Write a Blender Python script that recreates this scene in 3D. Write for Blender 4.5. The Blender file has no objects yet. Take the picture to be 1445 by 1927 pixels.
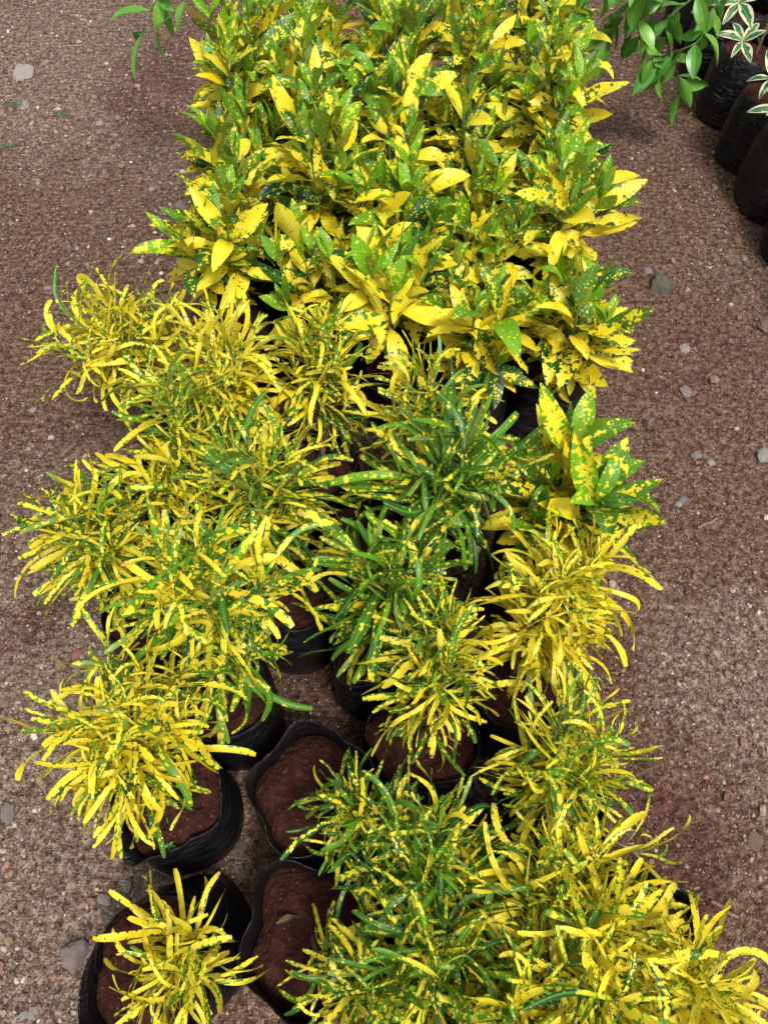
import bpy, math, random
import numpy as np
from mathutils import Vector, Matrix, noise as mnoise

R = math.radians
random.seed(7)
rng = np.random.default_rng(7)
scene = bpy.context.scene
col = scene.collection

# ------------------------------------------------------------------ camera
CAM_H, PITCH, F = 1.60, R(58.6), 1455.0          # metres, below horizontal, focal length in photo pixels
cam_d = bpy.data.cameras.new('camera')
cam = bpy.data.objects.new('camera', cam_d); col.objects.link(cam)
cam.location = (0, 0, CAM_H)
cam.rotation_euler = (math.pi/2 - PITCH, 0, 0)
cam_d.sensor_fit = 'VERTICAL'; cam_d.sensor_height = 24
cam_d.lens = 24*F/1927
cam_d.clip_start = .02; cam_d.clip_end = 500
scene.camera = cam

# ------------------------------------------------------------------ sky, sun, exposure
SUN_EL, SUN_AZ = R(62), R(150)                    # azimuth clockwise from +Y: behind the camera, to its right
w = bpy.data.worlds.new('World'); scene.world = w; w.use_nodes = True
nt = w.node_tree; nt.nodes.clear()
sky = nt.nodes.new('ShaderNodeTexSky'); sky.sky_type = 'NISHITA'; sky.sun_disc = False
sky.sun_elevation = SUN_EL; sky.sun_rotation = SUN_AZ
sky.dust_density = 4; sky.air_density = 1.0
hs = nt.nodes.new('ShaderNodeHueSaturation'); hs.inputs['Saturation'].default_value = .22   # cloud cover
bg = nt.nodes.new('ShaderNodeBackground'); bg.inputs['Strength'].default_value = .10
wo = nt.nodes.new('ShaderNodeOutputWorld')
nt.links.new(sky.outputs[0], hs.inputs['Color']); nt.links.new(hs.outputs[0], bg.inputs[0]); nt.links.new(bg.outputs[0], wo.inputs[0])
sd = bpy.data.lights.new('sun', 'SUN'); sd.energy = 1.5; sd.angle = R(11); sd.color = (1, .95, .87)
so = bpy.data.objects.new('sun', sd); col.objects.link(so)
sdir = Vector((math.sin(SUN_AZ)*math.cos(SUN_EL), math.cos(SUN_AZ)*math.cos(SUN_EL), math.sin(SUN_EL)))
so.rotation_euler = sdir.to_track_quat('Z', 'Y').to_euler(); so.location = (2, -2, 5)
vs = scene.view_settings
vs.view_transform = 'Standard'; vs.look = 'None'; vs.gamma = 1; vs.use_curve_mapping = False
vs.exposure = 1.0
cy = scene.cycles
cy.max_bounces = 5; cy.diffuse_bounces = 3; cy.glossy_bounces = 2; cy.transmission_bounces = 3; cy.transparent_max_bounces = 4

# ------------------------------------------------------------------ helpers
SP, CP = math.sin(PITCH), math.cos(PITCH)
def at(px, py, z=0.0):
    """photo pixel -> world point at height z"""
    a, b = (px - 722.5)/F, (963.5 - py)/F
    d = (CAM_H - z)/(SP - b*CP)
    return Vector((a*d, d*(CP + b*SP), z))

def tag(o, label=None, cat=None, group=None, kind=None):
    if label: o['label'] = label
    if cat: o['category'] = cat
    if group: o['group'] = group
    if kind: o['kind'] = kind
    return o
def empty(name, loc):
    o = bpy.data.objects.new(name, None); col.objects.link(o)
    o.location = loc; o.empty_display_size = .05
    return o
def link(name, me, parent=None, M=None, color=None):
    o = bpy.data.objects.new(name, me); col.objects.link(o)
    if parent: o.parent = parent
    if M is not None: o.matrix_basis = M
    if color is not None: o.color = color
    return o
def mesh_np(name, V, Q, mat, smooth=True, uvs=None, cols=None):
    """V (n,3); Q list/array of faces, all the same size"""
    V = np.asarray(V, dtype=np.float32); Q = np.asarray(Q, dtype=np.int32)
    me = bpy.data.meshes.new(name)
    k = Q.shape[1]
    me.vertices.add(len(V)); me.vertices.foreach_set('co', V.ravel())
    me.loops.add(Q.size); me.loops.foreach_set('vertex_index', Q.ravel())
    me.polygons.add(len(Q))
    me.polygons.foreach_set('loop_start', np.arange(0, Q.size, k, dtype=np.int32))
    me.polygons.foreach_set('loop_total', np.full(len(Q), k, dtype=np.int32))
    me.polygons.foreach_set('use_smooth', np.full(len(Q), smooth))
    if uvs:
        for nm, U in uvs.items():
            L = me.uv_layers.new(name=nm)
            L.data.foreach_set('uv', np.asarray(U, dtype=np.float32)[Q.ravel()].ravel())
    if cols is not None:
        a = me.color_attributes.new('tone', 'FLOAT_COLOR', 'POINT')
        a.data.foreach_set('color', np.asarray(cols, dtype=np.float32).ravel())
    me.update(); me.validate()
    if mat: me.materials.append(mat)
    return me
def fbm(X, Y, scale, seed, octaves=4, gain=.5):
    """smooth value noise, about -1..1"""
    r = np.random.default_rng(seed); T = r.uniform(-1, 1, (256, 256))
    out = np.zeros_like(X); amp, tot = 1.0, 0
    for o in range(octaves):
        x = X*scale*2**o + 31.7*o + 500; y = Y*scale*2**o + 17.3*o + 500
        i = np.floor(x).astype(int); j = np.floor(y).astype(int); fx = x - i; fy = y - j
        fx = fx*fx*(3-2*fx); fy = fy*fy*(3-2*fy)
        a = T[i % 256, j % 256]; b = T[(i+1) % 256, j % 256]; c = T[i % 256, (j+1) % 256]; d = T[(i+1) % 256, (j+1) % 256]
        out += amp*((a*(1-fx)+b*fx)*(1-fy) + (c*(1-fx)+d*fx)*fy); tot += amp; amp *= gain
    return out/tot
def tube(P, rad, n=6):
    """polyline tube -> V, Q"""
    P = [Vector(p) for p in P]; V = []; Q = []
    for i, p in enumerate(P):
        t = (P[min(i+1, len(P)-1)] - P[max(i-1, 0)]).normalized()
        s = t.orthogonal().normalized() if i == 0 else (s - t*s.dot(t)).normalized()
        b = t.cross(s)
        for k in range(n):
            a = 2*math.pi*k/n
            V.append(p + (s*math.cos(a) + b*math.sin(a))*rad[i])
    for i in range(len(P)-1):
        for k in range(n):
            k2 = (k+1) % n
            Q.append((i*n+k, i*n+k2, (i+1)*n+k2, (i+1)*n+k))
    return V, Q
def join(parts):
    V, Q, o = [], [], 0
    for v, q in parts:
        V += list(v); Q += [tuple(i+o for i in f) for f in q]; o += len(v)
    return V, Q
def bez(a, b, c, n):
    return [a*(1-t)**2 + b*2*t*(1-t) + c*t*t for t in (i/(n-1) for i in range(n))]

# ------------------------------------------------------------------ materials
def new_mat(name):
    m = bpy.data.materials.new(name); m.use_nodes = True
    n = m.node_tree; n.nodes.clear()
    return m, n
class G:
    """tiny node-graph writer"""
    def __init__(s, t): s.t = t
    def n(s, typ, **kw):
        x = s.t.nodes.new(typ)
        for k, v in kw.items(): setattr(x, k, v)
        return x
    def put(s, sock, v):
        if isinstance(v, bpy.types.NodeSocket): s.t.links.new(v, sock)
        else: sock.default_value = v
    def m(s, op, a, b=0.0, c=None):
        x = s.n('ShaderNodeMath', operation=op); s.put(x.inputs[0], a); s.put(x.inputs[1], b)
        if c is not None: s.put(x.inputs[2], c)
        return x.outputs[0]
    def vm(s, op, a, b):
        x = s.n('ShaderNodeVectorMath', operation=op); s.put(x.inputs[0], a); s.put(x.inputs[1], b); return x.outputs[0]
    def mix(s, f, a, b, blend='MIX'):
        x = s.n('ShaderNodeMix', data_type='RGBA', blend_type=blend)
        s.put(x.inputs[0], f); s.put(x.inputs[6], a); s.put(x.inputs[7], b); return x.outputs[2]
    def sm(s, v, lo, hi, o0=0.0, o1=1.0):
        x = s.n('ShaderNodeMapRange', interpolation_type='SMOOTHSTEP')
        s.put(x.inputs[0], v); s.put(x.inputs[1], lo); s.put(x.inputs[2], hi); s.put(x.inputs[3], o0); s.put(x.inputs[4], o1); return x.outputs[0]
    def noise(s, vec, scale, detail=2.0, rough=.5, dist=0.0):
        x = s.n('ShaderNodeTexNoise'); s.put(x.inputs['Vector'], vec)
        x.inputs['Scale'].default_value = scale; x.inputs['Detail'].default_value = detail
        x.inputs['Roughness'].default_value = rough; x.inputs['Distortion'].default_value = dist
        return x.outputs['Fac']
    def vor(s, vec, scale, feature='F1'):
        x = s.n('ShaderNodeTexVoronoi', feature=feature); s.put(x.inputs['Vector'], vec); x.inputs['Scale'].default_value = scale; return x
    def ramp(s, f, stops):
        x = s.n('ShaderNodeValToRGB'); s.put(x.inputs[0], f); e = x.color_ramp.elements
        while len(e) < len(stops): e.new(.5)
        for k, (p, c) in enumerate(stops): e[k].position = p; e[k].color = (*c, 1)
        return x.outputs[0]
    def bump(s, h, strength, dist):
        x = s.n('ShaderNodeBump'); s.put(x.inputs['Height'], h); x.inputs['Strength'].default_value = strength; x.inputs['Distance'].default_value = dist; return x.outputs[0]

def leaf_material(name, spot, blotch, veins, source='object', dark=(.006, .062, .016), lime=(.15, .36, .012),
                  yel=(.80, .60, .012), yel2=(.86, .73, .055), rough=.40, wmid=.0011):
    """variegated croton leaf: yellowness / limeness / hue come from the object's own colour (or a mesh attribute)"""
    m, t = new_mat(name); g = G(t)
    oi = g.n('ShaderNodeObjectInfo')
    if source == 'object': c = oi.outputs['Color']
    else: c = g.n('ShaderNodeVertexColor', layer_name='tone').outputs[0]
    sx = g.n('ShaderNodeSeparateColor'); t.links.new(c, sx.inputs[0])
    y, li, hue = sx.outputs[0], sx.outputs[1], sx.outputs[2]
    uvr = g.n('ShaderNodeUVMap', uv_map='rel').outputs[0]; uvf = g.n('ShaderNodeUVMap', uv_map='flat').outputs[0]
    sr = g.n('ShaderNodeSeparateXYZ'); t.links.new(uvr, sr.inputs[0])
    sf = g.n('ShaderNodeSeparateXYZ'); t.links.new(uvf, sf.inputs[0])
    au = g.m('ABSOLUTE', g.m('SUBTRACT', sr.outputs[0], .5)); au = g.m('MULTIPLY', au, 2.0)      # 0 midrib .. 1 margin
    um = g.m('ABSOLUTE', sf.outputs[0])
    off = g.n('ShaderNodeCombineXYZ')
    rnd = g.m('ADD', oi.outputs['Random'], hue)
    t.links.new(g.m('MULTIPLY', rnd, 37.0), off.inputs[0]); t.links.new(g.m('MULTIPLY', rnd, 91.0), off.inputs[1])
    t.links.new(g.m('MULTIPLY', rnd, 13.0), off.inputs[2])
    p = g.vm('ADD', uvf, off.outputs[0])
    N = g.noise(p, blotch, 2.0, .65)
    N = g.m('ADD', N, g.m('MULTIPLY', g.m('SUBTRACT', .5, au), .13))
    thr = g.m('MULTIPLY_ADD', g.m('SUBTRACT', 1.0, y), .40, .31)
    s2 = g.sm(N, g.m('SUBTRACT', thr, .018), g.m('ADD', thr, .018))
    v = g.vor(p, spot)
    cr = g.n('ShaderNodeSeparateColor'); t.links.new(v.outputs['Color'], cr.inputs[0])
    rad = g.m('MULTIPLY', g.m('POWER', cr.outputs[0], 1.6), g.m('MULTIPLY_ADD', y, .30, .34))
    s1 = g.sm(g.m('SUBTRACT', rad, v.outputs['Distance']), -.02, .05)
    fine = g.vor(p, spot*2.7); cf = g.n('ShaderNodeSeparateColor'); t.links.new(fine.outputs['Color'], cf.inputs[0])
    s3 = g.sm(g.m('SUBTRACT', g.m('MULTIPLY', g.m('POWER', cf.outputs[1], 3.0), .36), fine.outputs['Distance']), -.02, .05)
    mask = g.m('MAXIMUM', g.m('MAXIMUM', s1, s2), g.m('MULTIPLY', s3, .8))
    # dark green flecks on the yellow, mostly towards the margin
    fl = g.m('MULTIPLY', g.m('MULTIPLY', g.m('POWER', cf.outputs[2], 1.5), g.m('MULTIPLY_ADD', au, .55, .12)), g.sm(hue, .15, .75, .35, 1.15))
    fleck = g.sm(g.m('SUBTRACT', fl, fine.outputs['Distance']), -.04, .06)
    mask = g.m('MULTIPLY', mask, g.m('SUBTRACT', 1.0, g.m('MULTIPLY', fleck, .85)))
    big = g.noise(p, blotch*.35, 1.0)
    green = g.mix(g.m('ADD', li, g.m('MULTIPLY', g.m('SUBTRACT', big, .5), .5)), (*dark, 1), (*lime, 1))
    yellow = g.mix(g.sm(big, .35, .65), (*yel, 1), (*yel2, 1))
    yellow = g.mix(g.m('MULTIPLY', li, .22), yellow, (.50, .55, .02, 1))
    # older tips turn pinkish tan
    tipm = g.m('MULTIPLY', g.sm(g.m('ADD', sr.outputs[1], g.m('MULTIPLY', g.m('SUBTRACT', big, .5), .35)), .9, 1.08), g.sm(hue, .72, .9))
    yellow = g.mix(tipm, yellow, (.50, .27, .09, 1))
    base = g.mix(mask, green, yellow)
    mid = g.sm(um, wmid*.5, wmid*1.4, 1.0, 0.0)
    base = g.mix(g.m('MULTIPLY', mid, .55), base, g.mix(mask, (.16, .33, .03, 1), (.72, .58, .07, 1)))
    h = mid
    if veins:
        ph = g.m('SUBTRACT', sf.outputs[1], g.m('MULTIPLY', um, .75))
        wv = g.m('SINE', g.m('MULTIPLY', g.m('ADD', ph, g.m('MULTIPLY', g.m('SUBTRACT', big, .5), .006)), 2*math.pi/veins))
        vein = g.sm(wv, .86, 1.0)
        base = g.mix(g.m('MULTIPLY', vein, .20), base, g.mix(mask, (.18, .34, .03, 1), (.74, .50, .03, 1)))
        h = g.m('SUBTRACT', g.m('MULTIPLY', wv, .35), g.m('MULTIPLY', mid, 1.2))
    geo = g.n('ShaderNodeNewGeometry')
    base = g.mix(g.m('MULTIPLY', geo.outputs['Backfacing'], .25), base, (.42, .46, .10, 1))
    nb = g.bump(h, .35, .0015) if veins else None
    pb = g.n('ShaderNodeBsdfPrincipled'); t.links.new(base, pb.inputs['Base Color'])
    if nb: t.links.new(nb, pb.inputs['Normal'])
    t.links.new(g.m('MULTIPLY_ADD', N, .3, rough-.12), pb.inputs['Roughness']); pb.inputs['Specular IOR Level'].default_value = .33
    tr = g.n('ShaderNodeBsdfTranslucent'); t.links.new(g.mix(.25, base, (.6, .7, .02, 1), 'MULTIPLY'), tr.inputs[0])
    mx = g.n('ShaderNodeMixShader'); mx.inputs[0].default_value = .22
    t.links.new(pb.outputs[0], mx.inputs[1]); t.links.new(tr.outputs[0], mx.inputs[2])
    o = g.n('ShaderNodeOutputMaterial'); t.links.new(mx.outputs[0], o.inputs[0])
    return m

M_THIN = leaf_material('narrow_croton_leaf', 115, 85, 0)
M_THIN_IN = leaf_material('narrow_croton_inner_leaf', 115, 85, 0, source='mesh')
M_BROAD = leaf_material('broad_croton_leaf', 115, 66, .011, rough=.34, wmid=.0013)
M_BROAD_IN = leaf_material('broad_croton_inner_leaf', 115, 66, .011, source='mesh')

def plain_leaf(name, a, b, rough=.35, edge=None):
    m, t = new_mat(name); g = G(t)
    oi = g.n('ShaderNodeObjectInfo')
    uvr = g.n('ShaderNodeUVMap', uv_map='rel').outputs[0]; uvf = g.n('ShaderNodeUVMap', uv_map='flat').outputs[0]
    sr = g.n('ShaderNodeSeparateXYZ'); t.links.new(uvr, sr.inputs[0])
    sf = g.n('ShaderNodeSeparateXYZ'); t.links.new(uvf, sf.inputs[0])
    au = g.m('MULTIPLY', g.m('ABSOLUTE', g.m('SUBTRACT', sr.outputs[0], .5)), 2.0)
    off = g.n('ShaderNodeCombineXYZ'); t.links.new(g.m('MULTIPLY', oi.outputs['Random'], 50.0), off.inputs[0])
    p = g.vm('ADD', uvf, off.outputs[0])
    N = g.noise(p, 60, 3.0)
    base = g.mix(g.m('ADD', g.m('MULTIPLY', oi.outputs['Random'], .7), g.m('MULTIPLY', g.m('SUBTRACT', N, .5), .6)), (*a, 1), (*b, 1))
    if edge:
        e = g.sm(g.m('ADD', au, g.m('MULTIPLY', g.m('SUBTRACT', N, .5), 1.6)), .50, .58)
        base = g.mix(e, base, (*edge, 1))
    mid = g.sm(g.m('ABSOLUTE', sf.outputs[0]), .0006, .0016, 1.0, 0.0)
    base = g.mix(g.m('MULTIPLY', mid, .4), base, (.25, .38, .08, 1))
    pb = g.n('ShaderNodeBsdfPrincipled'); t.links.new(base, pb.inputs['Base Color'])
    t.links.new(g.bump(g.m('ADD', N, mid), .3, .0012), pb.inputs['Normal']); pb.inputs['Roughness'].default_value = rough
    tr = g.n('ShaderNodeBsdfTranslucent'); t.links.new(base, tr.inputs[0])
    mx = g.n('ShaderNodeMixShader'); mx.inputs[0].default_value = .22
    t.links.new(pb.outputs[0], mx.inputs[1]); t.links.new(tr.outputs[0], mx.inputs[2])
    o = g.n('ShaderNodeOutputMaterial'); t.links.new(mx.outputs[0], o.inputs[0])
    return m
M_CREEPER = plain_leaf('creeper_leaf', (.05, .22, .02), (.20, .42, .04))
M_SCHEF = plain_leaf('variegated_leaf', (.02, .10, .05), (.05, .17, .07), .3, edge=(.62, .62, .36))
M_WEED = plain_leaf('seedling_leaf', (.03, .15, .03), (.07, .22, .04), .5)

def simple(name, build):
    m, t = new_mat(name); g = G(t)
    pb = g.n('ShaderNodeBsdfPrincipled'); o = g.n('ShaderNodeOutputMaterial'); t.links.new(pb.outputs[0], o.inputs[0])
    build(g, t, pb)
    return m
def _ground(g, t, pb):
    P = g.n('ShaderNodeNewGeometry').outputs['Position']
    med = g.noise(P, 9.0, 3.0, .6); fine = g.noise(P, 60, 4.0, .7)
    base = g.ramp(fine, [(.36, (.052, .023, .015)), (.5, (.155, .082, .055)), (.64, (.30, .19, .133))])
    kind = g.n('ShaderNodeSeparateColor'); t.links.new(g.n('ShaderNodeVertexColor', layer_name='tone').outputs[0], kind.inputs[0])
    wob = g.m('MULTIPLY', g.m('SUBTRACT', med, .5), .9)
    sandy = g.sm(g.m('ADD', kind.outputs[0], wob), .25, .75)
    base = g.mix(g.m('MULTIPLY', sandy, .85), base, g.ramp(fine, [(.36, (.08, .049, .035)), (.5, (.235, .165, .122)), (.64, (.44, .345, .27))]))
    red = g.sm(g.m('ADD', kind.outputs[1], wob), .30, .75)
    base = g.mix(g.m('MULTIPLY', red, .85), base, g.ramp(fine, [(.38, (.045, .016, .012)), (.62, (.165, .064, .049))]))
    v0 = g.vor(P, 110); v1 = g.vor(P, 260)
    c0 = g.n('ShaderNodeSeparateColor'); t.links.new(v0.outputs['Color'], c0.inputs[0])
    c1 = g.n('ShaderNodeSeparateColor'); t.links.new(v1.outputs['Color'], c1.inputs[0])
    # single grains of differing size and colour, sitting in the fine earth
    g0 = g.sm(g.m('SUBTRACT', g.m('MULTIPLY', g.m('POWER', c0.outputs[1], 2.0), .62), v0.outputs['Distance']), 0.0, .06)
    base = g.mix(g.m('MULTIPLY', g0, .8), base, g.ramp(c0.outputs[0], [(0, (.035, .018, .013)), (.35, (.11, .055, .036)), (.65, (.20, .12, .08)), (.88, (.30, .23, .18)), (1, (.42, .37, .31))]))
    g1 = g.sm(g.m('SUBTRACT', g.m('MULTIPLY', c1.outputs[1], .70), v1.outputs['Distance']), 0.0, .1)
    base = g.mix(g.m('MULTIPLY', g1, .75), base, g.ramp(c1.outputs[0], [(0, (.03, .014, .01)), (.4, (.10, .052, .035)), (.72, (.20, .13, .09)), (.9, (.34, .26, .20)), (1, (.55, .49, .42))]))
    t.links.new(base, pb.inputs['Base Color'])
    h = g.m('ADD', g.m('MULTIPLY', g0, 1.2), g.m('MULTIPLY', g1, .6))
    h = g.m('ADD', h, g.m('MULTIPLY', fine, 3.2))
    t.links.new(g.bump(h, 1.0, .008), pb.inputs['Normal'])
    pb.inputs['Roughness'].default_value = .92; pb.inputs['Specular IOR Level'].default_value = .2
M_GROUND = simple('gritty_red_ground', _ground)
def _grit(g, t, pb):
    c = g.n('ShaderNodeVertexColor', layer_name='tone').outputs[0]
    P = g.n('ShaderNodeNewGeometry').outputs['Position']
    N = g.noise(P, 500, 3.0)
    t.links.new(g.mix(g.sm(N, .35, .7), c, g.mix(.5, c, (.12, .06, .04, 1))), pb.inputs['Base Color'])
    t.links.new(g.bump(N, .5, .001), pb.inputs['Normal']); pb.inputs['Roughness'].default_value = .8
M_GRIT = simple('grit', _grit)
def _soil(g, t, pb):
    P = g.n('ShaderNodeTexCoord').outputs['Object']
    a = g.noise(P, 22, 5.0, .6); b = g.noise(P, 120, 4.0, .6); v = g.vor(P, 240)
    base = g.ramp(g.m('ADD', g.m('MULTIPLY', a, .6), g.m('MULTIPLY', b, .4)), [(.32, (.022, .006, .0045)), (.52, (.055, .0165, .012)), (.72, (.10, .036, .026))])
    c1 = g.n('ShaderNodeSeparateColor'); t.links.new(v.outputs['Color'], c1.inputs[0])
    base = g.mix(g.m('MULTIPLY', g.sm(g.m('SUBTRACT', g.m('MULTIPLY', g.m('POWER', c1.outputs[0], 6.0), .5), v.outputs['Distance']), 0.0, .1), .6), base, (.22, .10, .07, 1))
    t.links.new(base, pb.inputs['Base Color'])
    t.links.new(g.bump(g.m('ADD', g.m('MULTIPLY', a, 2.0), b), 1.0, .012), pb.inputs['Normal']); pb.inputs['Roughness'].default_value = .9
    pb.inputs['Specular IOR Level'].default_value = .15
M_SOIL = simple('red_potting_soil', _soil)
def _film(g, t, pb):
    P = g.n('ShaderNodeTexCoord').outputs['Object']
    oi = g.n('ShaderNodeObjectInfo')
    ofs = g.n('ShaderNodeCombineXYZ'); t.links.new(g.m('MULTIPLY', oi.outputs['Random'], 20.0), ofs.inputs[0])
    P = g.vm('ADD', P, ofs.outputs[0])
    st = g.vm('MULTIPLY', P, (1.0, 1.0, 3.2))
    a = g.noise(st, 14, 4.0, .55, .8); b = g.noise(g.vm('MULTIPLY', P, (1, 1, 4.0)), 70, 3.0)
    dust = g.noise(P, 26, 5.0, .65)
    sx = g.n('ShaderNodeSeparateXYZ'); t.links.new(g.n('ShaderNodeTexCoord').outputs['Object'], sx.inputs[0])
    low = g.sm(sx.outputs[2], .0, .045, 1.0, 0.0)                        # splashed dirt round the foot
    base = g.mix(g.m('MULTIPLY', g.sm(dust, .52, .75), .22), (.0055, .0055, .007, 1), (.05, .043, .04, 1))
    base = g.mix(g.m('MULTIPLY', low, g.sm(dust, .42, .62, .1, .7)), base, (.07, .038, .028, 1))
    t.links.new(base, pb.inputs['Base Color'])
    crease = g.sm(g.m('ABSOLUTE', g.m('SUBTRACT', a, .5)), 0.0, .05, 1.0, 0.0)
    t.links.new(g.bump(g.m('ADD', g.m('ADD', a, g.m('MULTIPLY', b, .3)), g.m('MULTIPLY', crease, .25)), .75, .010), pb.inputs['Normal'])
    t.links.new(g.sm(dust, .35, .7, .30, .5), pb.inputs['Roughness'])
    pb.inputs['Specular IOR Level'].default_value = .28
M_FILM = simple('black_grow_bag_film', _film)
def _stem(g, t, pb):
    P = g.n('ShaderNodeTexCoord').outputs['Object']
    sx = g.n('ShaderNodeSeparateXYZ'); t.links.new(P, sx.inputs[0])
    N = g.noise(P, 60, 3.0)
    base = g.mix(g.sm(g.m('ADD', sx.outputs[2], g.m('MULTIPLY', N, .08)), .30, .46), (.13, .085, .05, 1), (.10, .20, .03, 1))
    t.links.new(base, pb.inputs['Base Color']); t.links.new(g.bump(N, .5, .002), pb.inputs['Normal']); pb.inputs['Roughness'].default_value = .6
M_STEM = simple('green_brown_stem', _stem)
def stone_mat(name, a, b, c):
    def f(g, t, pb):
        P = g.n('ShaderNodeTexCoord').outputs['Object']
        n1 = g.noise(P, 45, 5.0, .65); n2 = g.noise(P, 260, 3.0)
        base = g.ramp(g.m('ADD', g.m('MULTIPLY', n1, .6), g.m('MULTIPLY', n2, .4)), [(.38, a), (.5, b), (.62, c)])
        t.links.new(base, pb.inputs['Base Color']); t.links.new(g.bump(g.m('ADD', n1, g.m('MULTIPLY', n2, .4)), .8, .006), pb.inputs['Normal'])
        pb.inputs['Roughness'].default_value = .85
    return simple(name, f)
M_ST = {'mossy': stone_mat('mossy_grey_stone', (.045, .045, .03), (.11, .11, .075), (.2, .19, .15)),
        'pink': stone_mat('pinkish_granite', (.12, .085, .08), (.26, .2, .19), (.42, .36, .34)),
        'pale': stone_mat('pale_quartz', (.20, .16, .13), (.36, .31, .27), (.50, .46, .41)),
        'grey': stone_mat('grey_stone', (.09, .09, .09), (.2, .19, .19), (.33, .32, .31)),
        'brown': stone_mat('brown_stone', (.09, .05, .03), (.2, .13, .09), (.32, .23, .17))}

# ------------------------------------------------------------------ the setting: ground
def ground_h(X, Y):
    return .007*fbm(X, Y, 2.2, 3, 3) + .006*fbm(X, Y, 14, 5, 3)
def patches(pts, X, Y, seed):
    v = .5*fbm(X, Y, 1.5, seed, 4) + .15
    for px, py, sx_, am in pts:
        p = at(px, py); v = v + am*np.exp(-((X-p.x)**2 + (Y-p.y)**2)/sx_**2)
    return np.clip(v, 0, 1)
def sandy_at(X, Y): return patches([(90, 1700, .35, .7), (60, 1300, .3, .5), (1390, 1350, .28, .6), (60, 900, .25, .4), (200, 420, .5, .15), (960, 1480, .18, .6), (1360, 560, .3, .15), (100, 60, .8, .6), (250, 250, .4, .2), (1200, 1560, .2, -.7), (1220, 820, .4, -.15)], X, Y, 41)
def red_at(X, Y): return patches([(1210, 1580, .17, .9), (1160, 1720, .12, .6), (1150, 1250, .14, .5), (60, 1180, .1, .4), (330, 430, .3, .3), (280, 150, .35, .3), (1400, 650, .3, .4), (590, 1300, .2, .3), (90, 1700, .35, -.5), (1390, 1350, .25, -.4)], X, Y, 57)
def axis(lo, hi, step, far):
    a = np.arange(lo, hi+step/2, step)
    e = np.geomspace(.05, far, 14)
    return np.concatenate([lo-e[::-1], a, hi+e])
xs = axis(-2.0, 2.0, .014, 60); ys = axis(-.7, 3.9, .014, 60)
GX, GY = np.meshgrid(xs, ys, indexing='ij')
GZ = ground_h(GX, GY)
nx, ny = GX.shape
V = np.stack([GX, GY, GZ], -1).reshape(-1, 3)
ii, jj = np.meshgrid(np.arange(nx-1), np.arange(ny-1), indexing='ij'); b0 = (ii*ny + jj).ravel()
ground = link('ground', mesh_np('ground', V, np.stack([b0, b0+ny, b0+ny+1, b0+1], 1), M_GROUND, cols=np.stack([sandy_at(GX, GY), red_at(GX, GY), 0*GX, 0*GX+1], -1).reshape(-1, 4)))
tag(ground, 'reddish brown gritty bare earth of the nursery yard', kind='structure')

# grit: tens of thousands of small stones, one mesh
def ico():
    p = (1+5**.5)/2
    v = np.array([(-1, p, 0), (1, p, 0), (-1, -p, 0), (1, -p, 0), (0, -1, p), (0, 1, p), (0, -1, -p), (0, 1, -p), (p, 0, -1), (p, 0, 1), (-p, 0, -1), (-p, 0, 1)], float)
    f = np.array([(0, 11, 5), (0, 5, 1), (0, 1, 7), (0, 7, 10), (0, 10, 11), (1, 5, 9), (5, 11, 4), (11, 10, 2), (10, 7, 6), (7, 1, 8), (3, 9, 4), (3, 4, 2), (3, 2, 6), (3, 6, 8), (3, 8, 9), (4, 9, 5), (2, 4, 11), (6, 2, 10), (8, 6, 7), (9, 8, 1)])
    return v/np.linalg.norm(v[0]), f
iv, jf = ico()
NG = 66000
gx = rng.uniform(-1.75, 1.75, NG*3); gy = rng.uniform(-.45, 3.7, NG*3)
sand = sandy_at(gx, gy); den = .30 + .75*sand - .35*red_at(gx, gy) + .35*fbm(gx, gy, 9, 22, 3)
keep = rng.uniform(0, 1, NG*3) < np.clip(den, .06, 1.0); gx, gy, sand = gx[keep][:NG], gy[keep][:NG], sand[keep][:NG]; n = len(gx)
sz = np.exp(rng.normal(math.log(.0020), .40, n)); bigm = rng.uniform(0, 1, n) < .05 + .10*sand; sz[bigm] *= np.exp(rng.normal(.75, .35, bigm.sum()))
sz = np.minimum(sz, .0125)
gz = ground_h(gx, gy) + sz*.3
sc = sz[:, None]*rng.uniform(.65, 1.35, (n, 3)); sc[:, 2] *= .7
verts = iv[None]*rng.uniform(.72, 1.25, (n, 12, 1))*sc[:, None, :]
an = rng.uniform(0, 6.28, n); ca, sa = np.cos(an)[:, None], np.sin(an)[:, None]
vx = verts[..., 0]*ca - verts[..., 1]*sa; vy = verts[..., 0]*sa + verts[..., 1]*ca
V = np.stack([vx + gx[:, None], vy + gy[:, None], verts[..., 2] + gz[:, None]], -1).reshape(-1, 3)
FQ = (jf[None] + (np.arange(n)*12)[:, None, None]).reshape(-1, 3)
pal = np.array([(.14, .075, .05), (.21, .135, .09), (.085, .042, .03), (.28, .205, .15), (.17, .15, .13), (.38, .31, .25), (.56, .51, .45), (.23, .11, .065)])
ci = rng.choice(8, n, p=[.22, .24, .12, .19, .08, .075, .015, .06])
cc = pal[ci]*rng.uniform(.6, 1.55, (n, 1))
cols = np.concatenate([np.repeat(cc, 12, 0), np.ones((n*12, 1))], 1)
grit = link('gravel', mesh_np('gravel', V, FQ, M_GRIT, smooth=False, cols=cols))
tag(grit, 'fine brown and pale grit scattered over the bare earth', 'gravel', kind='stuff')

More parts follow.
